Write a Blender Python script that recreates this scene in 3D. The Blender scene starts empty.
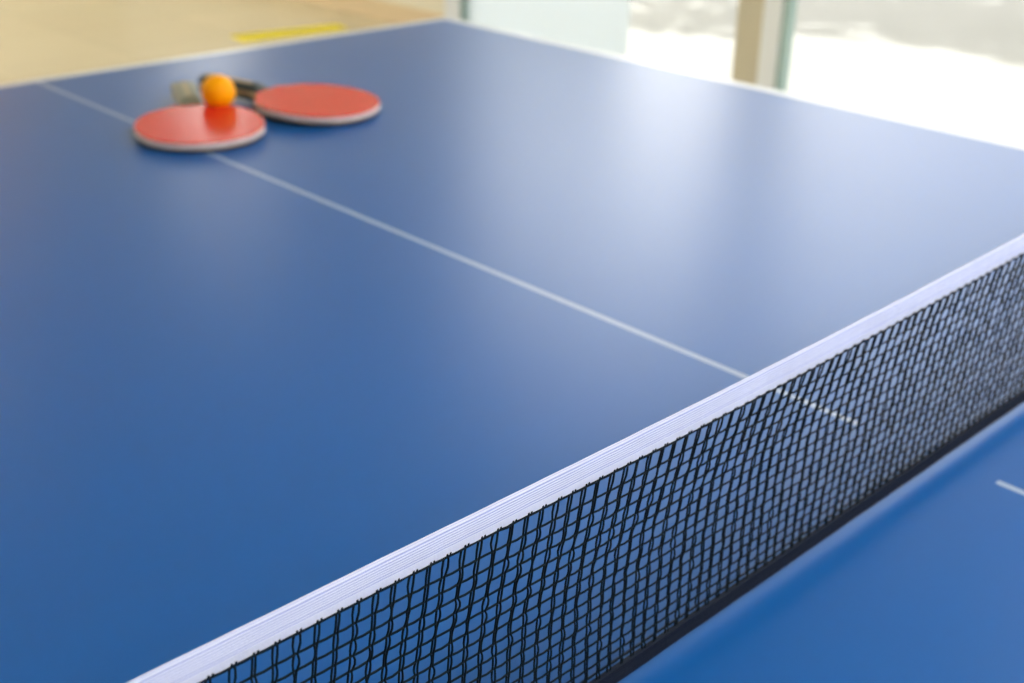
import bpy, math, random
from mathutils import Vector, Matrix
random.seed(7)
S = bpy.context.scene
COL = S.collection
PI = math.pi
TZ = 0.76                      # height of the playing surface above the floor

# ------------------------------------------------------------------ helpers
class MB:
    """collects vertices and faces of one mesh object"""
    def __init__(self):
        self.v = []; self.f = []; self.m = []; self.smooth = []
    def add(self, vs, fs, mi=0, smooth=False):
        o = len(self.v); self.v += [tuple(p) for p in vs]
        for f in fs:
            self.f.append(tuple(i + o for i in f)); self.m.append(mi); self.smooth.append(smooth)
    def box(self, x0, x1, y0, y1, z0, z1, mi=0):
        vs = [(x, y, z) for z in (z0, z1) for y in (y0, y1) for x in (x0, x1)]
        self.add(vs, [(0, 2, 3, 1), (4, 5, 7, 6), (0, 1, 5, 4), (2, 6, 7, 3), (0, 4, 6, 2), (1, 3, 7, 5)], mi)
    def rbox(self, x0, x1, y0, y1, z0, z1, b, mi=0):
        """box with chamfered vertical edges and top/bottom"""
        rings = []
        for z, i in ((z0, b), (z0 + b, 0), (z1 - b, 0), (z1, b)):
            a0, a1, c0, c1 = x0 + i, x1 - i, y0 + i, y1 - i
            rings.append([(a0 + b, c0, z), (a1 - b, c0, z), (a1, c0 + b, z), (a1, c1 - b, z),
                          (a1 - b, c1, z), (a0 + b, c1, z), (a0, c1 - b, z), (a0, c0 + b, z)])
        self.loft(rings, mi, caps=True)
    def loft(self, rings, mi=0, caps=True, smooth=False, closed=True):
        n = len(rings[0]); vs = [p for r in rings for p in r]; fs = []
        for k in range(len(rings) - 1):
            for i in range(n if closed else n - 1):
                j = (i + 1) % n
                fs.append((k * n + i, k * n + j, (k + 1) * n + j, (k + 1) * n + i))
        if caps:
            self.add(vs, fs, mi, smooth)
            o = len(self.v) - len(vs)
            self.f.append(tuple(o + i for i in reversed(range(n)))); self.m.append(mi); self.smooth.append(False)
            self.f.append(tuple(o + (len(rings) - 1) * n + i for i in range(n))); self.m.append(mi); self.smooth.append(False)
        else:
            self.add(vs, fs, mi, smooth)
    def tube(self, pts, r, n=6, mi=0, caps=True):
        rings = []
        pts = [Vector(p) for p in pts]
        for i, p in enumerate(pts):
            t = (pts[min(i + 1, len(pts) - 1)] - pts[max(i - 1, 0)]).normalized()
            a = Vector((0, 1, 0)) if abs(t.y) < .9 else Vector((1, 0, 0))
            s = t.cross(a).normalized(); u = s.cross(t)
            rr = r[i] if isinstance(r, (list, tuple)) else r
            rings.append([p + (s * math.cos(2 * PI * k / n) + u * math.sin(2 * PI * k / n)) * rr for k in range(n)])
        self.loft(rings, mi, caps, smooth=True)
    def build(self, name, mats, parent=None):
        me = bpy.data.meshes.new(name)
        me.from_pydata(self.v, [], self.f)
        for m in (mats if isinstance(mats, (list, tuple)) else [mats]): me.materials.append(m)
        me.polygons.foreach_set('material_index', self.m)
        me.polygons.foreach_set('use_smooth', self.smooth)
        me.update()
        o = bpy.data.objects.new(name, me); COL.objects.link(o)
        if parent: o.parent = parent
        return o

def empty(name, loc, rot=(0, 0, 0)):
    o = bpy.data.objects.new(name, None); COL.objects.link(o)
    o.location = loc; o.rotation_euler = rot; o.empty_display_size = .05
    return o
def tag(o, label=None, cat=None, group=None, kind=None):
    if label: o['label'] = label
    if cat: o['category'] = cat
    if group: o['group'] = group
    if kind: o['kind'] = kind
    return o
def bevel(o, w=.003, seg=2):
    m = o.modifiers.new('bevel', 'BEVEL'); m.width = w; m.segments = seg; m.limit_method = 'ANGLE'

# ------------------------------------------------------------------ materials
def mat(name, col, rough=.5, metal=0., spec=.5, noise=None, bump=None, coat=0., coat_r=.1, sub=0.):
    m = bpy.data.materials.new(name); m.use_nodes = True
    nt = m.node_tree; b = nt.nodes['Principled BSDF']
    b.inputs['Base Color'].default_value = (*col, 1)
    b.inputs['Roughness'].default_value = rough
    b.inputs['Metallic'].default_value = metal
    b.inputs['Specular IOR Level'].default_value = spec
    b.inputs['Coat Weight'].default_value = coat
    b.inputs['Coat Roughness'].default_value = coat_r
    if sub:
        b.inputs['Subsurface Weight'].default_value = sub
        b.inputs['Subsurface Radius'].default_value = (.01, .006, .003)
    tc = nt.nodes.new('ShaderNodeTexCoord')
    if noise:
        sc, amt = noise
        n = nt.nodes.new('ShaderNodeTexNoise'); n.inputs['Scale'].default_value = sc
        n.inputs['Detail'].default_value = 4
        nt.links.new(tc.outputs['Object'], n.inputs['Vector'])
        mx = nt.nodes.new('ShaderNodeMix'); mx.data_type = 'RGBA'
        mx.inputs[6].default_value = (*[c * (1 - amt) for c in col], 1)
        mx.inputs[7].default_value = (*[min(1, c * (1 + amt)) for c in col], 1)
        nt.links.new(n.outputs['Fac'], mx.inputs[0]); nt.links.new(mx.outputs[2], b.inputs['Base Color'])
    if bump:
        sc, st, dist = bump
        n = nt.nodes.new('ShaderNodeTexNoise'); n.inputs['Scale'].default_value = sc
        n.inputs['Detail'].default_value = 3
        nt.links.new(tc.outputs['Object'], n.inputs['Vector'])
        bp = nt.nodes.new('ShaderNodeBump'); bp.inputs['Strength'].default_value = st
        bp.inputs['Distance'].default_value = dist
        nt.links.new(n.outputs['Fac'], bp.inputs['Height']); nt.links.new(bp.outputs['Normal'], b.inputs['Normal'])
    return m

M = {}
M['table_blue'] = mat('table_blue', (.001, .095, .365), rough=.34, spec=.36, noise=(3, .06), bump=(900, .15, .0003))
M['table_line'] = mat('table_line', (.60, .66, .72), rough=.34)
M['centre_line'] = mat('centre_line', (.30, .40, .58), rough=.34, spec=.45)
M['edge_dark'] = mat('edge_dark', (.02, .05, .12), rough=.5)
M['steel_blue'] = mat('steel_blue', (.03, .07, .16), rough=.4, metal=.3)
M['steel_dark'] = mat('steel_dark', (.03, .03, .035), rough=.4, metal=.5)
M['rubber_black'] = mat('rubber_black', (.012, .013, .018), rough=.6)
M['cord'] = mat('cord', (.003, .009, .016), rough=.7, spec=.12)
M['tape_white'] = mat('tape_white', (.61, .68, .91), rough=.8, spec=.2, noise=(60, .04), bump=(900, .4, .0004))
M['tape_groove_shade'] = mat('tape_groove_shade', (.34, .42, .76), rough=.85, spec=.1)
M['band_black'] = mat('band_black', (.006, .011, .026), rough=.8, spec=.15, bump=(1200, .8, .0006))
M['red_rubber'] = mat('red_rubber', (.62, .008, .010), rough=.23, spec=.50)
M['sponge'] = mat('sponge', (.75, .55, .52), rough=.8)
M['edge_tape'] = mat('edge_tape', (.58, .57, .66), rough=.45, noise=(90, .3))
M['ply'] = mat('ply', (.52, .37, .19), rough=.5, noise=(40, .12))
M['grip_dark'] = mat('grip_dark', (.012, .022, .026), rough=.45)
M['grip_teal'] = mat('grip_teal', (.20, .22, .17), rough=.45)
M['grip_tan'] = mat('grip_tan', (.42, .34, .20), rough=.5)
M['ball'] = mat('ball', (1.0, .41, .0), rough=.5, spec=.15, sub=.12)
M['wall_cream'] = mat('wall_cream', (.88, .86, .73), rough=.6, noise=(1.5, .03))
M['wall_beige'] = mat('wall_beige', (.80, .66, .44), rough=.55, noise=(1.5, .03))
M['ceiling_white'] = mat('ceiling_white', (.58, .58, .57), rough=.8)
M['frame_white'] = mat('frame_white', (.84, .91, 1.0), rough=.4)
M['frame_tan'] = mat('frame_tan', (.60, .57, .45), rough=.5)
M['glass_edge'] = mat('glass_edge', (.30, .43, .42), rough=.2)
M['yellow_tape'] = mat('yellow_tape', (.92, .80, .01), rough=.7, spec=.2)
M['bark'] = mat('bark', (.14, .10, .07), rough=.9, bump=(30, .8, .02))
M['leaf'] = mat('leaf', (.07, .13, .04), rough=.7)
M['building'] = mat('building', (.62, .60, .55), rough=.8, noise=(2, .05))
M['door_white'] = mat('door_white', (.80, .76, .66), rough=.4)
M['metal'] = mat('metal', (.6, .6, .6), rough=.3, metal=1)

def floor_mat():
    m = mat('floor_tile', (.78, .68, .46), rough=.22, spec=.5)
    nt = m.node_tree; b = nt.nodes['Principled BSDF']
    tc = nt.nodes.new('ShaderNodeTexCoord')
    br = nt.nodes.new('ShaderNodeTexBrick'); br.offset = 0; br.squash = 1
    br.inputs['Scale'].default_value = 1.0
    br.inputs['Brick Width'].default_value = .6; br.inputs['Row Height'].default_value = .6
    br.inputs['Mortar Size'].default_value = .003
    br.inputs['Color1'].default_value = (.72, .65, .46, 1); br.inputs['Color2'].default_value = (.68, .61, .43, 1)
    br.inputs['Mortar'].default_value = (.55, .47, .34, 1)
    nt.links.new(tc.outputs['Object'], br.inputs['Vector']); nt.links.new(br.outputs['Color'], b.inputs['Base Color'])
    return m
M['floor'] = floor_mat()
def paving_mat():
    m = mat('paving', (.66, .64, .58), rough=.9)
    nt = m.node_tree; b = nt.nodes['Principled BSDF']
    tc = nt.nodes.new('ShaderNodeTexCoord')
    n = nt.nodes.new('ShaderNodeTexNoise'); n.inputs['Scale'].default_value = 1.3; n.inputs['Detail'].default_value = 5
    mx = nt.nodes.new('ShaderNodeMix'); mx.data_type = 'RGBA'
    mx.inputs[6].default_value = (.43, .425, .40, 1); mx.inputs[7].default_value = (.52, .515, .49, 1)
    nt.links.new(tc.outputs['Object'], n.inputs['Vector']); nt.links.new(n.outputs['Fac'], mx.inputs[0])
    nt.links.new(mx.outputs[2], b.inputs['Base Color'])
    return m
M['paving'] = paving_mat()
def glass_mat():
    m = bpy.data.materials.new('window_glass'); m.use_nodes = True
    nt = m.node_tree; nt.nodes.clear()
    out = nt.nodes.new('ShaderNodeOutputMaterial')
    tr = nt.nodes.new('ShaderNodeBsdfTransparent'); tr.inputs[0].default_value = (.975, .99, .99, 1)
    gl = nt.nodes.new('ShaderNodeBsdfGlossy'); gl.inputs['Roughness'].default_value = .02
    fr = nt.nodes.new('ShaderNodeFresnel')
    ge_ = nt.nodes.new('ShaderNodeNewGeometry')     # the same reflectance on both faces of the thin pane
    io = nt.nodes.new('ShaderNodeMapRange'); io.inputs[3].default_value = 1.45; io.inputs[4].default_value = 1 / 1.45
    nt.links.new(ge_.outputs['Backfacing'], io.inputs[0]); nt.links.new(io.outputs[0], fr.inputs[0])
    mx = nt.nodes.new('ShaderNodeMixShader')
    nt.links.new(fr.outputs[0], mx.inputs[0]); nt.links.new(tr.outputs[0], mx.inputs[1]); nt.links.new(gl.outputs[0], mx.inputs[2])
    nt.links.new(mx.outputs[0], out.inputs[0])
    return m
M['glass'] = glass_mat()
def frosted_mat():
    m = bpy.data.materials.new('frosted_glass'); m.use_nodes = True
    nt = m.node_tree; nt.nodes.clear()
    out = nt.nodes.new('ShaderNodeOutputMaterial')
    tr = nt.nodes.new('ShaderNodeBsdfTranslucent'); tr.inputs[0].default_value = (.83, .89, .94, 1)
    di = nt.nodes.new('ShaderNodeBsdfDiffuse'); di.inputs[0].default_value = (.86, .90, .91, 1)
    mx = nt.nodes.new('ShaderNodeMixShader'); mx.inputs[0].default_value = .35
    nt.links.new(tr.outputs[0], mx.inputs[1]); nt.links.new(di.outputs[0], mx.inputs[2])
    nt.links.new(mx.outputs[0], out.inputs[0])
    return m
M['frosted'] = frosted_mat()
M['blind'] = frosted_mat()  # cloth of the added blind, glowing warm with skylight
for n_ in M['blind'].node_tree.nodes:
    if n_.type == 'BSDF_TRANSLUCENT': n_.inputs[0].default_value = (.92, .74, .52, 1)
    if n_.type == 'BSDF_DIFFUSE': n_.inputs[0].default_value = (.80, .68, .48, 1)
def emit_mat(name, col, s):
    m = bpy.data.materials.new(name); m.use_nodes = True
    b = m.node_tree.nodes['Principled BSDF']
    b.inputs['Base Color'].default_value = (.8, .8, .8, 1)
    b.inputs['Emission Color'].default_value = (*col, 1); b.inputs['Emission Strength'].default_value = s
    return m
M['lamp'] = emit_mat('fill_diffuser', (1, .98, .95), 11.0)

# ------------------------------------------------------------------ table
HW, HL = .7625, 1.37
table = empty('table_tennis_table', (0, 0, 0))
tag(table, 'large blue table tennis table with white lines, carrying the net and two paddles', 'table')
def half(sgn):
    """one half of the playing surface: blue panel with white border lines and centre line"""
    b = MB()
    g = .0005
    xs = [-HW, -HW + .02, -.0027, .0027, HW - .02, HW]
    ys = [g, .0497, HL - .02, HL]
    for i in range(5):
        for j in range(3):
            white = i in (0, 4) or j == 2; centre = i == 2 and j == 1
            x0, x1 = xs[i], xs[i + 1]; y0, y1 = sgn * ys[j], sgn * ys[j + 1]
            f = (0, 1, 2, 3) if sgn > 0 else (3, 2, 1, 0)
            b.add([(x0, y0, TZ), (x1, y0, TZ), (x1, y1, TZ), (x0, y1, TZ)], [f], 1 if white else 3 if centre else 0)
    y0, y1 = sorted((sgn * g, sgn * HL)); zb = TZ - .025
    c = [(-HW, y0), (HW, y0), (HW, y1), (-HW, y1)]
    e = .0004
    b.add([(x, y, TZ) for x, y in c] + [(x, y, zb) for x, y in c],
          [(0, 4, 5, 1), (1, 5, 6, 2), (2, 6, 7, 3), (3, 7, 4, 0), (4, 7, 6, 5)], 2)
    o = b.build('tabletop', [M['table_blue'], M['table_line'], M['edge_dark'], M['centre_line']], table)
    a = MB()      # steel apron under the rim
    i = .05
    xa, xb, ya, yb = -HW + i, HW - i, y0 + i, y1 - i; z0, z1 = zb - .045, zb
    for (p, q_, r_, s_) in ((xa, xb, ya, ya + .02), (xa, xb, yb - .02, yb), (xa, xa + .02, ya + .02, yb - .02), (xb - .02, xb, ya + .02, yb - .02)):
        a.box(p, q_, r_, s_, z0, z1)
    a.build('apron', M['steel_blue'], table)
    for x in (-.6, .6):
        for y in (.25, 1.18):
            l = MB(); y_ = sgn * y
            l.rbox(x - .02, x + .02, y_ - .02, y_ + .02, .03, z0 + .002, .004)
            leg = l.build('leg', M['steel_blue'], table)
            k = MB(); k.rbox(x - .026, x + .026, y_ - .026, y_ + .026, 0, .035, .006)
            k.build('foot_pad', M['rubber_black'], leg)
half(1); half(-1)

# ------------------------------------------------------------------ net
net = empty('table_tennis_net', (0, -.0143, TZ))
tag(net, 'black mesh net with ribbed white top tape stretched across the blue table', 'net')
TAPE, BAND0, BAND1 = .0134, .0056, .0160
NX = .90
def ztop(X): return .1603 - .00996 * (1 - (X / .915) ** 2) - .0011 + .0052 * min(1, max(0, (X + .30) / .37)) ** 1.6
def ny(z): return -.0726 * z
_ph = [random.uniform(0, 6.28) for _ in range(24)]
def wob(a, b, k=0):
    """smooth wander in -1..1"""
    return (math.sin(a * 1.7 + _ph[k]) + math.sin(a * .63 + b * 1.1 + _ph[k + 1]) + math.sin(b * 1.9 + a * .21 + _ph[k + 2])) / 3
ROW1 = .0105; ROWP = .00772
def rowz(X):
    zt = ztop(X) - TAPE * (1 - .07 * min(1, max(0, (-.3 - X) / .15))); zs = [zt, zt - ROW1]
    span = zt - ROW1 - BAND1
    n = 15; d = (span - .004) / n
    for i in range(1, n + 1): zs.append(zt - ROW1 - d * i)
    zs.append(BAND1 - .001)
    return zs
def nodepos(X, i, zs):
    z = zs[i]; s = (zs[0] - z) / (zs[0] - zs[-1])
    env = math.sin(PI * s)
    x = X - (.0028 + .0032 * min(1, max(0, (X + .5) / .3))) * env ** .9 + .0011 * env * wob(X * 30, s * 5, 0) + .0006 * env * wob(X * 190, i * 1.3, 3)
    y = ny(z) + .0016 * env * wob(X * 14, s * 3, 6)
    zz = z + .0005 * env * wob(X * 60, i, 9)
    return Vector((x, y, zz))
mesh = MB()
P0 = -.5325; PP = .008268
cols = []
k0 = int((-NX - P0) / PP) + 1
k1 = int((NX - P0) / PP)
for k in range(k0, k1 + 1): cols.append(P0 + PP * k)
rnd = random.Random(3)
grid = []
for X in cols:
    zs = rowz(X)
    Xj = X + rnd.uniform(-.0004, .0004)
    grid.append([nodepos(Xj, i, zs) for i in range(len(zs))])
for ci, X in enumerate(cols):
    near = X < .15
    nodes = grid[ci]
    for side in (-1, 1):
        pts = [nodes[0] + Vector((side * .0008, -.0013, .0010)), nodes[0] + Vector((side * .0008, -.0015, -.0002))]
        for i in range(len(nodes) - 1):
            a, b = nodes[i], nodes[i + 1]
            amp = (rnd.uniform(.0, .00035) if rnd.random() < .8 else rnd.uniform(.0004, .0010)) * (1 if X < -.2 else .6)
            if i == 0: amp += .0003
            sk = rnd.uniform(-.00045, .00045); ay = rnd.uniform(-.0006, .0003)
            base = .00054
            if i > 0 or True: pts.append(a + Vector((side * base, -.0002 * side, 0)))
            ts = (.3, .6, .8) if near else (.5,)
            for t in ts:
                w = math.sin(PI * t)
                pts.append(a.lerp(b, t) + Vector((side * (base + amp * w) + sk * w, ay * w, 0)))
        pts.append(nodes[-1] + Vector((side * base, 0, 0)))
        mesh.tube(pts, .00046, n=6 if near else 5, caps=True)
nrow = len(grid[0])
for i in range(nrow - 1):
    pts = []
    for ci in range(len(cols)):
        p = grid[ci][i]
        pts.append(p + Vector((0, (-.0012 if i == 0 else .0002), rnd.uniform(-.0001, .0001) - (.0004 if i == 0 else 0))))
        if ci + 1 < len(cols):
            q_ = grid[ci + 1][i]
            pts.append(p.lerp(q_, .5) + Vector((0, rnd.uniform(-.0003, .0003) - (.0012 if i == 0 else 0), rnd.uniform(-.0002, .0001) - (.0004 if i == 0 else 0))))
    mesh.tube(pts, .00062 if i == 0 else .00050, n=6)
mesh.build('netting', M['cord'], net)

tp = MB()
# cross-section of the folded tape: front (-y) ribbed, over the top, back ribbed
def tape_profile():
    pr = []
    n = 96
    for k in range(n + 1):                 # front from bottom to top
        s = k / n
        z = -TAPE + TAPE * s
        body = .0012 + .0004 * math.exp(-((s - .72) / .30) ** 2) + .00015 * math.exp(-((s - .12) / .12) ** 2)
        rib = .00024 * (math.cos(s * 2 * PI * 10.5)) if s > .26 else .00003 * math.cos(s * 2 * PI * 14)
        end = min(1, math.sqrt(max(0, (1 - s)) * 9)) 
        pr.append((-(body * end + rib * end), z))
    back = [(-y, z) for y, z in reversed(pr[::3])]
    return pr[:-1] + [(0, 0)] + back[1:]
prof = tape_profile()
rings = []
NS = 760
for k in range(NS + 1):
    X = -NX + 2 * NX * k / NS
    zt = ztop(X)
    ring = []
    tk = 1 - .07 * min(1, max(0, (-.3 - X) / .15))
    for (y, z) in prof:
        s = 1 + z / TAPE; z = z * tk
        fl = .00022 * wob(X * 95, 0, 12) + .00012 * wob(X * 330, 3, 15)
        dz = fl * (1 - s) + .00012 * wob(X * 130, 5, 18) * s
        dy = .00016 * wob(X * 260, s * 4, 20) * (1 - abs(2 * s - 1))
        ring.append((X, ny(zt + z) + y + dy, zt + z + dz))
    rings.append(ring)
tp.loft(rings, caps=True, smooth=True)
NP = len(prof)
for idx in range(NS * NP):         # shade between the ribs put into the colour: grooves bluer and darker
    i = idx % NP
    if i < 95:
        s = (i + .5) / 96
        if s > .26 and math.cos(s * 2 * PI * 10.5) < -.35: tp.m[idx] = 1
tp.build('top_tape', [M['tape_white'], M['tape_groove_shade']], net)

bd = MB()
rings = []
NS = 600
for k in range(NS + 1):
    X = -NX + 2 * NX * k / NS
    ring = []
    h = BAND1 - BAND0
    for s in [i / 14 for i in range(15)]:
        y = -.0011 - .0002 * math.cos(s * 2 * PI * 5) - .0007 * math.exp(-((s - .93) / .07) ** 2)
        z = BAND0 + h * s + .0003 * wob(X * 70, 0, 5) 
        ring.append((X, ny(z) + y + .0001 * wob(X * 500, s * 9, 8), z))
    for s in (1, .66, .33, 0):
        z = BAND0 + h * s + .0003 * wob(X * 70, 0, 5)
        ring.append((X, ny(z) + .0011, z))
    rings.append(ring)
bd.loft(rings, caps=True, smooth=True)
bd.build('bottom_band', M['band_black'], net)
for sx in (-1, 1):     # posts and clamps at the two side edges
    b = MB()
    x = sx * (.9105)
    b.tube([(x, 0, -.05), (x, 0, .158)], .006, n=14)
    b.box(min(x, sx * .73), max(x, sx * .73), -.018, .018, -.045, -.0325)
    post = b.build('net_post', M['steel_dark'], net)
    c = MB(); xx = sx * .745
    a0, a1 = sorted((sx * .70, sx * .775))
    c.rbox(a0, a1, -.03, .016, .0002, .0032, .0012)
    q0, q1 = sorted((sx * .7655, sx * .775))
    c.box(q0, q1, -.03, .016, -.0325, .0010)
    c.build('clamp', M['steel_dark'], post)
    kn = MB(); kn.tube([(xx, 0, -.085), (xx, 0, -.03)], .009, n=12)
    kn.build('clamp_screw', M['steel_dark'], post)

# ------------------------------------------------------------------ paddles
def blade_outline(n=72, grow=0.0, cut=None):
    """outline of the paddle head, handle towards +x"""
    pts = []
    for k in range(n):
        a = 2 * PI * k / n
        c, s = math.cos(a), math.sin(a)
        rx = .0790 if c < 0 else .0800
        ry = .0755
        e = 2.15
        r = (abs(c / rx) ** e + abs(s / ry) ** e) ** (-1 / e) + grow
        x, y = r * c, r * s
        if cut is not None and x > cut: 
            x = cut; 
        pts.append((x, y))
    return pts
def head_with_neck(grow=0.0):
    base = blade_outline(96, grow)
    # open the outline at +x and lead it into the handle with concave shoulders
    out = []
    hw = .0150
    for (x, y) in base:
        if x > .058 and abs(y) < .052: continue
        out.append((x, y))
    # rotate so that the gap is at the ends
    out.sort(key=lambda p: math.atan2(p[1], p[0]) % (2 * PI))
    up0 = out[0]; lo0 = out[-1]
    def shoulder(p):
        x0, y0 = p; sg = 1 if y0 > 0 else -1
        res = []
        P0_, P1_, P2_, P3_ = (x0, abs(y0)), (x0 + .013, abs(y0) - .016), (.073, hw + .004), (.098, hw)
        for t in [i / 12 for i in range(1, 13)]:
            u = 1 - t
            X_ = u**3*P0_[0] + 3*u*u*t*P1_[0] + 3*u*t*t*P2_[0] + t**3*P3_[0]
            Y_ = u**3*P0_[1] + 3*u*u*t*P1_[1] + 3*u*t*t*P2_[1] + t**3*P3_[1]
            res.append((X_, sg * Y_))
        return res
    su = shoulder(up0); sl = shoulder(lo0)
    return list(reversed(su)) + out + sl      # ccw from the neck's +y corner round to -y corner
def plate(b, outl, z0, z1, mi=0, bev=.0003):
    rings = []
    cx = sum(p[0] for p in outl) / len(outl)
    for z, g in ((z0, -bev), (z0 + bev, 0), (z1 - bev, 0), (z1, -bev)):
        ring = []
        for (x, y) in outl:
            d = math.hypot(x, y) or 1
            ring.append((x + x / d * g, y + y / d * g, z))
        rings.append(ring)
    b.loft(rings, mi, caps=True)
def rubber_outline():
    return [(min(x, .080), y) for x, y in head_with_neck(-.0004) if x <= .080] 

def paddle(loc, ang, lab, grip, grip2, tilt=.030, h=.0085):
    root = empty('table_tennis_paddle', loc, (0, -math.asin(tilt), ang))
    tag(root, lab, 'paddle', 'two paddles at the far end of the table')
    b = MB(); plate(b, head_with_neck(), h - .0030, h + .0030)
    b.build('blade', M['ply'], root)
    ro = rubber_outline()
    b = MB(); plate(b, ro, h - .0060, h - .0030); b.build('black_rubber', M['rubber_black'], root)
    b = MB(); plate(b, ro, h + .0030, h + .0047); s = b.build('sponge', M['sponge'], root)
    b = MB(); plate(b, ro, h + .0047, h + .0062, bev=.0004); b.build('red_rubber', M['red_rubber'], root)
    # pale protective tape round the rim
    hd = [p for p in head_with_neck(.0004) if p[0] < .052]
    b = MB(); inner = [p for p in head_with_neck(-.0002) if p[0] < .052]
    m_ = min(len(hd), len(inner)); hd = hd[:m_]; inner = inner[:m_]
    b.loft([[(x, y, z) for x, y in hd] for z in (h - .0012, h + .0030)], caps=False, closed=False, smooth=True)
    e = b.build('edge_tape', M['edge_tape'], root)
    so = e.modifiers.new('solid', 'SOLIDIFY'); so.thickness = .0003
    # handle: flared oval grip of two scales around the ply
    def grip_mesh(sgn, w_s=1.0, hh=.0112, x0=.082, x1=.178):
        g = MB(); rings = []
        for k in range(15):
            t = k / 14; x = x0 + (x1 - x0) * t
            w = (.0135 + .0022 * (2 * t - .9) ** 2 + .0018 * t) * w_s
            hz = hh * (.30 + .70 * min(1, t / .13)) if t < .13 else hh
            if k == 14: w *= .93; hz *= .93
            ring = []
            for j in range(13):
                a = PI * j / 12
                ca, sa = math.cos(a), math.sin(a)
                y = w * (abs(ca) ** .75) * (1 if ca >= 0 else -1)
                z = .0030 + (hz - .0030) * (abs(sa) ** .7)
                ring.append((x, y, h + sgn * z))
            if sgn < 0: ring.reverse()
            rings.append(ring)
        g.loft(rings, caps=True, smooth=True); return g
    hub = grip_mesh(1).build('grip', M[grip], root)
    grip_mesh(-1).build('grip', M[grip], root)
    b = MB(); b.rbox(.094, .1780, -.0142, .0142, h - .0031, h + .0031, .0012); b.build('tang', M[grip2], root)
    b = MB()        # inlaid stripe along the top scale
    rings = []
    for k in range(12):
        t = k / 11; x = .102 + .074 * t
        rings.append([(x, -.0028, h + .0100), (x, .0028, h + .0100), (x, .0028, h + .01145), (x, -.0028, h + .01145)])
    b.loft(rings, caps=True); b.build('grip_inlay', M[grip2], hub)
    return root
A = (.033, .971); d1 = (.399, .917)
B = (.202, .970); d2 = (-.358, .934)
paddle((A[0], A[1], TZ), math.atan2(d1[1], d1[0]),
       'red paddle lying left of the other, nearer the orange ball, across the white centre line', 'grip_teal', 'grip_tan')
paddle((B[0], B[1], TZ), math.atan2(d2[1], d2[0]),
       'red paddle with black grip lying right of the other paddle, clear of the centre line', 'grip_dark', 'ply', .045, .0100)

# ------------------------------------------------------------------ ball
def uv_ball(name, loc, r, m, seg=48, ring=32):
    b = MB(); rings = []
    for i in range(1, ring):
        a = PI * i / ring
        rings.append([(r * math.sin(a) * math.cos(2 * PI * j / seg), r * math.sin(a) * math.sin(2 * PI * j / seg), -r * math.cos(a)) for j in range(seg)])
    b.loft(rings, caps=False, smooth=True)
    o = len(b.v); b.v += [(0, 0, -r), (0, 0, r)]
    L = (ring - 2) * seg
    for j in range(seg):
        k = (j + 1) % seg
        b.f.append((o, k, j)); b.f.append((o + 1, L + j, L + k)); b.m += [0, 0]; b.smooth += [True, True]
    ob = b.build(name, m); ob.location = loc
    return ob
BR = .0213
ball = uv_ball('table_tennis_ball', (.0965, 1.032, TZ + .0305), BR, M['ball'])
tag(ball, 'small bright orange ball nestled between the handles of the two red paddles', 'ball')

# ------------------------------------------------------------------ room
X0, X1, Y0, Y1, H = -4.2, 3.2, -4.2, 7.6, 2.85
def struct(name, b, m, label=None, parent=None):
    o = b.build(name, m, parent)
    if not parent: tag(o, label, None, None, 'structure')
    return o
b = MB(); b.box(X0 - .2, X1 + .2, Y0 - .2, Y1 + .2, -.12, 0); struct('floor', b, M['floor'], 'glossy beige tiled floor of the room beyond the table')
b = MB(); b.box(X0 - .2, X1 + .2, Y0 - .2, Y1 + .2, H, H + .15); struct('ceiling', b, M['ceiling_white'], 'plain white ceiling over the table tennis room')
b = MB(); b.box(X0 - .2, X0, Y0, 3.6, 0, H); b.box(X0 - .2, X0, 3.6, 7.4, 0, .3); b.box(X0 - .2, X0, 3.6, 7.4, 2.7, H); b.box(X0 - .2, X0, 7.4, Y1, 0, H)
struct('wall_left', b, M['wall_beige'], 'beige wall on the left side of the room with an added wide window')
r7 = empty('window_7', (X0 - .1, 5.5, 0)); tag(r7, 'added wide window, unseen, in the beige wall on the left side of the room', None, None, 'structure')  # unseen window added to let daylight onto the far floor
p = MB(); p.box(-.005, .005, -1.9, 1.9, .3, 2.7); p.build('pane', M['glass'], r7)
f = MB()
for y in (-1.9, -.66, .60, 1.84): f.box(-.03, .03, y, y + .06, .34, 2.66)
f.box(-.03, .03, -1.9, 1.9, .3, .34); f.box(-.03, .03, -1.9, 1.9, 2.66, 2.7); f.build('window_frame', M['frame_white'], r7)
b = MB(); b.box(X0 - .2, X1 + .2, Y0 - .2, Y0, 0, H); struct('wall_near', b, M['wall_beige'], 'plain beige wall behind the camera')
WX0, WX1 = .05, 2.45      # added window and drawn blind, unseen, to warm the table's reflections
b = MB(); b.box(X0 - .2, WX0, Y1, Y1 + .2, 0, H); b.box(WX1, X1 + .2, Y1, Y1 + .2, 0, H)
b.box(WX0, WX1, Y1, Y1 + .2, 0, 1.15); b.box(WX0, WX1, Y1, Y1 + .2, 2.7, H); struct('wall_far', b, M['wall_cream'], 'plain beige wall at the far end of the room')
# right wall: glazed from Y0 to 4.09, solid beyond, with one high window
WT = .12
GT = 2.80      # top of glazing
wr = MB()
wr.box(X1, X1 + WT, 4.20, 6.15, 0, H)
wr.box(X1, X1 + WT, 6.15, 7.10, 0, 1.2); wr.box(X1, X1 + WT, 6.15, 7.10, 2.78, H)
wr.box(X1, X1 + WT, 7.10, Y1, 0, H)
wr.box(X1, X1 + WT, Y0, 4.20, GT, H)
struct('wall_right', wr, M['wall_cream'], 'cream wall with tall glazing beside the table, seen past its far corner')

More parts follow.
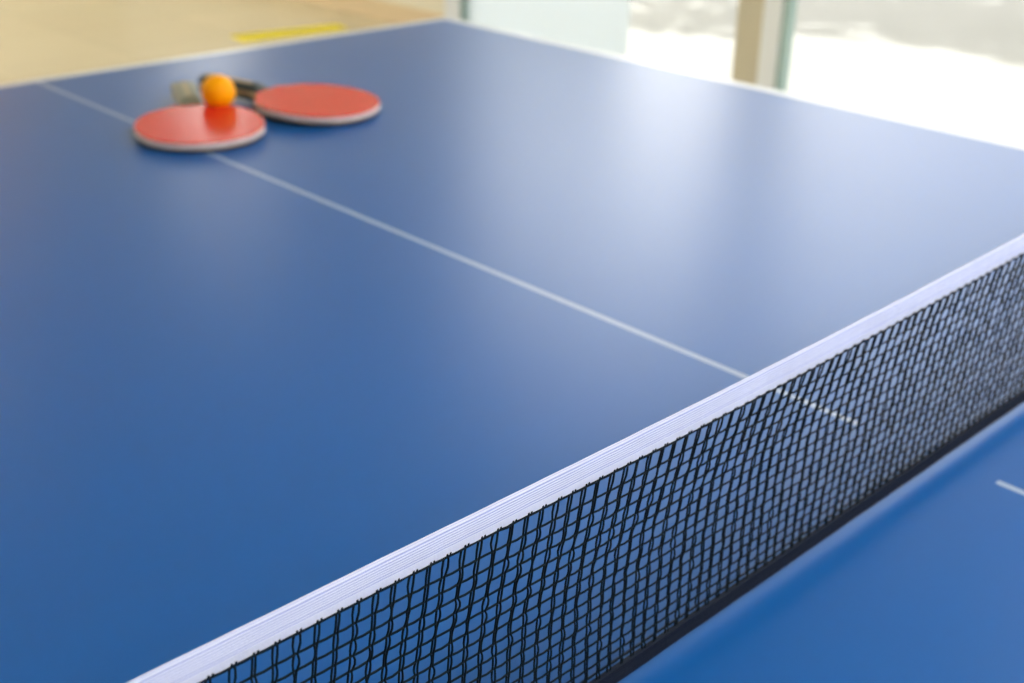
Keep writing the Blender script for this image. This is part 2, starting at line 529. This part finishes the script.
def glazing(n, ya, yb, m_pane, z0=.03, z1=GT, label='', film=None):
    r = empty('window_%d' % n, (X1 + .03, (ya + yb) / 2, 0)); tag(r, label, None, None, 'structure')
    w = (yb - ya) / 2
    p = MB(); p.box(-.005, .005, -w, w, z0, z1); p.build('pane', m_pane, r)
    if film:
        p = MB(); p.box(-.009, -.006, -w, w, z0 + .02, film); p.build('frosted_film', M['frosted'], r)
    f = MB(); f.box(-.03, .03, -w, w, 0, z0 + .02); f.box(-.03, .03, -w, w, z1 - .02, z1 + .001)
    f.build('window_frame', M['frame_white'], r)
    return r
glazing(1, 3.065, 4.075, M['glass'], film=1.95, label='frosted pale glass panel between the far corner of the table and the clear window')
glazing(2, 2.50, 3.060, M['glass'], label='narrow clear window pane between the frosted panel and the tan post')
glazing(3, .20, 2.275, M['glass'], label='wide clear window pane to the right of the tan post')
glazing(4, -2.0, .10, M['glass'], label='wide clear window pane beside the near half of the table')
glazing(5, -4.1, -2.1, M['glass'], label='clear window pane behind the camera')
r6 = empty('window_6', (X1 + .06, 6.625, 0)); tag(r6, 'high window in the cream wall at the far end of the room', None, None, 'structure')
p = MB(); p.box(-.005, .005, -.475, .475, 1.2, 2.78); p.build('pane', M['glass'], r6)
f = MB()
for (a, b_, c, d) in ((-.475, .475, 1.2, 1.23), (-.475, .475, 2.75, 2.78), (-.475, -.445, 1.23, 2.75), (.445, .475, 1.23, 2.75)): f.box(-.03, .03, a, b_, c, d)
f.build('window_frame', M['frame_white'], r6)

def post(n, y0, y1, ysplit, yglass, label):
    r = empty('trim_%d' % n, (X1, y0, 0)); tag(r, label, None, None, 'structure')
    b = MB(); b.box(-.004, .10, ysplit - y0, y1 - y0, 0, GT); b.build('tan_face', M['frame_tan'], r)
    b = MB(); b.box(-.010, .09, yglass - y0, ysplit - y0, 0, GT); b.build('white_jamb', M['frame_white'], r)
    b = MB(); b.box(.0, .06, 0, yglass - y0, 0, GT); b.build('green_edge', M['glass_edge'], r)
post(1, 2.278, 2.498, 2.375, 2.297, 'tan and white window post with a greenish glass edge, standing beyond the side of the table')
r = empty('trim_2', (X1, 4.078, 0)); tag(r, 'white jamb with greenish glass edge where the cream wall meets the frosted panel', None, None, 'structure')
b = MB(); b.box(-.02, .10, .025, .122, 0, GT); b.build('white_jamb', M['frame_white'], r)
b = MB(); b.box(-.0, .05, 0, .025, 0, GT); b.build('green_edge', M['glass_edge'], r)
for n, (ya, yb) in enumerate(((.105, .195), (-2.095, -2.005), (-4.2, -4.105))):
    b = MB(); b.box(X1 - .004, X1 + .09, ya, yb, 0, GT)
    struct('trim_%d' % (n + 3), b, M['frame_white'], 'white window post further along the glazed wall, to the right of the view')
b = MB(); b.box(X1 - .015, X1 - .001, 4.21, Y1 - .005, 0, .09); struct('baseboard_right', b, M['wall_beige'], 'low baseboard along the foot of the cream wall')
b = MB(); b.box(X0 + .005, X1 - .02, Y1 - .015, Y1 - .001, 0, .09); struct('baseboard_far', b, M['door_white'], 'low baseboard along the foot of the far wall')
r8 = empty('window_8', ((WX0 + WX1) / 2, Y1 + .1, 0)); tag(r8, 'added wide window, unseen, with a cream roller blind drawn down in the far wall', None, None, 'structure')
hw_ = (WX1 - WX0) / 2
p = MB(); p.box(-hw_, hw_, -.005, .005, 1.15, 2.7); p.build('pane', M['glass'], r8)
p = MB(); p.box(-hw_ + .01, hw_ - .01, -.052, -.050, 1.17, 2.66); p.tube([(-hw_ + .01, -.05, 2.67), (hw_ - .01, -.05, 2.67)], .025, n=12); p.build('blind', M['blind'], r8)
f = MB(); f.box(-hw_, hw_, -.03, .03, 1.15, 1.18); f.box(-hw_, -hw_ + .04, -.03, .03, 1.18, 2.7); f.box(hw_ - .04, hw_, -.03, .03, 1.18, 2.7); f.box(-.02, .02, .006, .03, 1.18, 2.7); f.build('window_frame', M['frame_white'], r8)
# door in the far wall
d = empty('door_1', (-1.2, Y1 - .02, 0)); tag(d, 'white door in the far wall of the room, left of the blind', None, None, 'structure')
b = MB(); b.box(-.45, .45, -.03, .0, .005, 2.1); b.build('door_leaf', M['door_white'], d)
b = MB(); b.box(-.53, -.45, -.05, .0, 0, 2.18); b.box(.45, .53, -.05, .0, 0, 2.18); b.box(-.45, .45, -.05, 0, 2.1, 2.18); b.build('door_frame', M['frame_tan'], d)
b = MB(); b.tube([(.38, -.03, 1.0), (.38, -.08, 1.0), (.26, -.08, 1.0)], .01, n=10); b.build('door_handle', M['metal'], d)

# yellow marking strip on the floor
b = MB(); b.add([(2.335, 4.66, .0012), (2.90, 4.60, .0012), (2.93, 4.74, .0012), (2.36, 4.82, .0012),
                 (2.335, 4.66, 0), (2.90, 4.60, 0), (2.93, 4.74, 0), (2.36, 4.82, 0)],
                [(0, 1, 2, 3), (0, 4, 5, 1), (1, 5, 6, 2), (2, 6, 7, 3), (3, 7, 4, 0), (7, 6, 5, 4)])
ys = b.build('floor_marking', M['yellow_tape']); tag(ys, 'yellow strip marked on the beige floor just beyond the far end of the table', 'floor marking')

# added ceiling panels, unseen, that brighten the room
def fill_light(x, y):
    r = empty('fill_light', (x, y, H)); tag(r, 'added oblong white ceiling light panel, unseen, brightening the room', 'lamp', 'added ceiling light panels')
    b = MB()
    w, v = .6, .3
    b.box(-w - .02, w + .02, -v - .02, -v, -.03, -.001); b.box(-w - .02, w + .02, v, v + .02, -.03, -.001)
    b.box(-w - .02, -w, -v, v, -.03, -.001); b.box(w, w + .02, -v, v, -.03, -.001); b.build('frame', M['frame_white'], r)
    b = MB(); b.box(-w, w, -v, v, -.02, -.002); b.build('diffuser', M['lamp'], r)
for x, y in ((.9, 7.2), (-.5, 7.2), (-1.9, 7.2), (.2, -2.4), (1.6, -2.4), (.4, -1.0), (1.9, -1.0), (2.5, -3.4), (-1.2, -3.4)): fill_light(x, y)

# ------------------------------------------------------------------ outside
b = MB(); b.box(X1 + .21, 60, -45, 60, -.14, -.02); o = b.build('ground', M['paving']); tag(o, 'pale concrete paving outside the window, sunlit beside the building', None, None, 'structure')

# trees added outside, unseen: crowns placed to shade the paving
def tree(x, y, h, R_, seed, label):
    rg = random.Random(seed)
    r = empty('added_shade_tree', (x, y, -.02)); tag(r, label, 'tree', 'added shade trees outside the windows')
    b = MB()
    b.tube([(0, 0, 0), (.05, .02, h * .3), (.0, .08, h * .6), (0, 0, h)], [.16, .13, .10, .05], n=12)
    for k in range(7):
        a = 2 * PI * k / 7 + rg.uniform(-.3, .3); z0 = h * rg.uniform(.5, .8)
        b.tube([(0, .05, z0), (R_ * .4 * math.cos(a), R_ * .4 * math.sin(a), z0 + .5), (R_ * .8 * math.cos(a), R_ * .8 * math.sin(a), z0 + .9)], [.05, .035, .015], n=6)
    b.build('trunk', M['bark'], r)
    lf = MB()
    for k in range(5200):
        a = rg.uniform(0, 2 * PI); rr = R_ * math.sqrt(rg.random()) * (1 + .12 * math.sin(3 * a + seed) + .08 * math.sin(7 * a))
        z = h * .72 + rg.random() * 2.0 * (1 - (rr / R_ / 1.25) ** 2)
        c = Vector((rr * math.cos(a), rr * math.sin(a), z)); s = rg.uniform(.10, .19)
        n = Vector((rg.uniform(-.7, .7), rg.uniform(-.7, .7), 1)).normalized()
        t = n.cross(Vector((math.cos(k), math.sin(k), 0))).normalized(); u = n.cross(t)
        lf.add([c - t * s, c + u * s * .5, c + t * s, c - u * s * .5], [(0, 1, 2, 3)])
    o = lf.build('foliage', M['leaf'], r); tag(o, kind='stuff')
tree(7.3, .1, 9.0, 3.4, 1, 'added tall broad green shade tree, unseen, outside the windows, nearest the far end of the room')
tree(7.9, -9.0, 9.0, 3.3, 2, 'added tall broad green shade tree, unseen, outside the windows, beside the near end of the room')
tree(15.8, -3.4, 9.2, 3.2, 4, 'added tall broad green shade tree, unseen, further out beyond the two nearer trees')
b = MB(); b.box(34, 38, -25, 40, -.02, 5.0); o = b.build('added_building', M['building']); tag(o, 'added long low pale building, unseen, on the far side of the paved yard', 'building')  # unseen building added for the light and reflections

# ------------------------------------------------------------------ light
w = bpy.data.worlds.new('sky'); S.world = w; w.use_nodes = True
nt = w.node_tree; bg = nt.nodes['Background']
tc = nt.nodes.new('ShaderNodeTexCoord'); sx = nt.nodes.new('ShaderNodeSeparateXYZ')
mr = nt.nodes.new('ShaderNodeMapRange'); mr.inputs[1].default_value = .48; mr.inputs[2].default_value = .80; mr.interpolation_type = 'SMOOTHSTEP'
cm = nt.nodes.new('ShaderNodeMix'); cm.data_type = 'RGBA'
HZ = 3.5; ZN = .30           # brighter haze low in the sky, deeper blue overhead
cm.inputs[6].default_value = (1.0 * HZ, .945 * HZ, .88 * HZ, 1); cm.inputs[7].default_value = (.70 * ZN, .85 * ZN, 1.0 * ZN, 1)
nt.links.new(tc.outputs['Generated'], sx.inputs[0]); nt.links.new(sx.outputs['Z'], mr.inputs[0])
nt.links.new(mr.outputs[0], cm.inputs[0]); nt.links.new(cm.outputs[2], bg.inputs[0])
# a bank of bright haze low over the yard beyond the far end of the glazing
dt = nt.nodes.new('ShaderNodeVectorMath'); dt.operation = 'DOT_PRODUCT'
ga, ge = math.radians(50), math.radians(30)
dt.inputs[1].default_value = (math.cos(ga) * math.cos(ge), math.sin(ga) * math.cos(ge), math.sin(ge))
nt.links.new(tc.outputs['Generated'], dt.inputs[0])
m2 = nt.nodes.new('ShaderNodeMapRange'); m2.inputs[1].default_value = .87; m2.inputs[2].default_value = 1.0
m2.inputs[3].default_value = 1.0; m2.inputs[4].default_value = 2.5; m2.interpolation_type = 'SMOOTHSTEP'
nt.links.new(dt.outputs['Value'], m2.inputs[0]); nt.links.new(m2.outputs[0], bg.inputs[1])
sun = bpy.data.lights.new('sun', 'SUN'); sun.energy = 5.0; sun.angle = .009; sun.color = (1, .97, .92)
so = bpy.data.objects.new('sun', sun); COL.objects.link(so)
sd = Vector((-.04, -.45, 1)).normalized()     # direction towards the sun
so.rotation_euler = sd.to_track_quat('Z', 'Y').to_euler()

# ------------------------------------------------------------------ camera
cam = bpy.data.cameras.new('camera'); co = bpy.data.objects.new('camera', cam); COL.objects.link(co)
rx, rz, ro = -0.44263843886503706, 0.8039287874617218, 0.017324198678915832
f_ = Vector((math.cos(rx) * math.cos(rz), math.cos(rx) * math.sin(rz), math.sin(rx)))
r_ = f_.cross(Vector((0, 0, 1))).normalized(); u_ = r_.cross(f_)
R2 = r_ * math.cos(ro) + u_ * math.sin(ro); U2 = -r_ * math.sin(ro) + u_ * math.cos(ro)
mw = Matrix((R2, U2, -f_)).transposed().to_4x4(); mw.translation = (-0.67123, -0.30384, TZ + 0.39937)
co.matrix_world = mw
cam.sensor_width = 36; cam.lens = 1201.72 / 1024 * 36
cam.clip_start = .02; cam.clip_end = 200
cam.dof.use_dof = True; cam.dof.focus_distance = .465; cam.dof.aperture_fstop = 9.8; cam.dof.aperture_blades = 9
S.camera = co
vs = S.view_settings
S.display_settings.display_device = 'sRGB'
vs.view_transform = 'Standard'; vs.look = 'None'; vs.gamma = 1; vs.use_curve_mapping = False
vs.exposure = 0.0
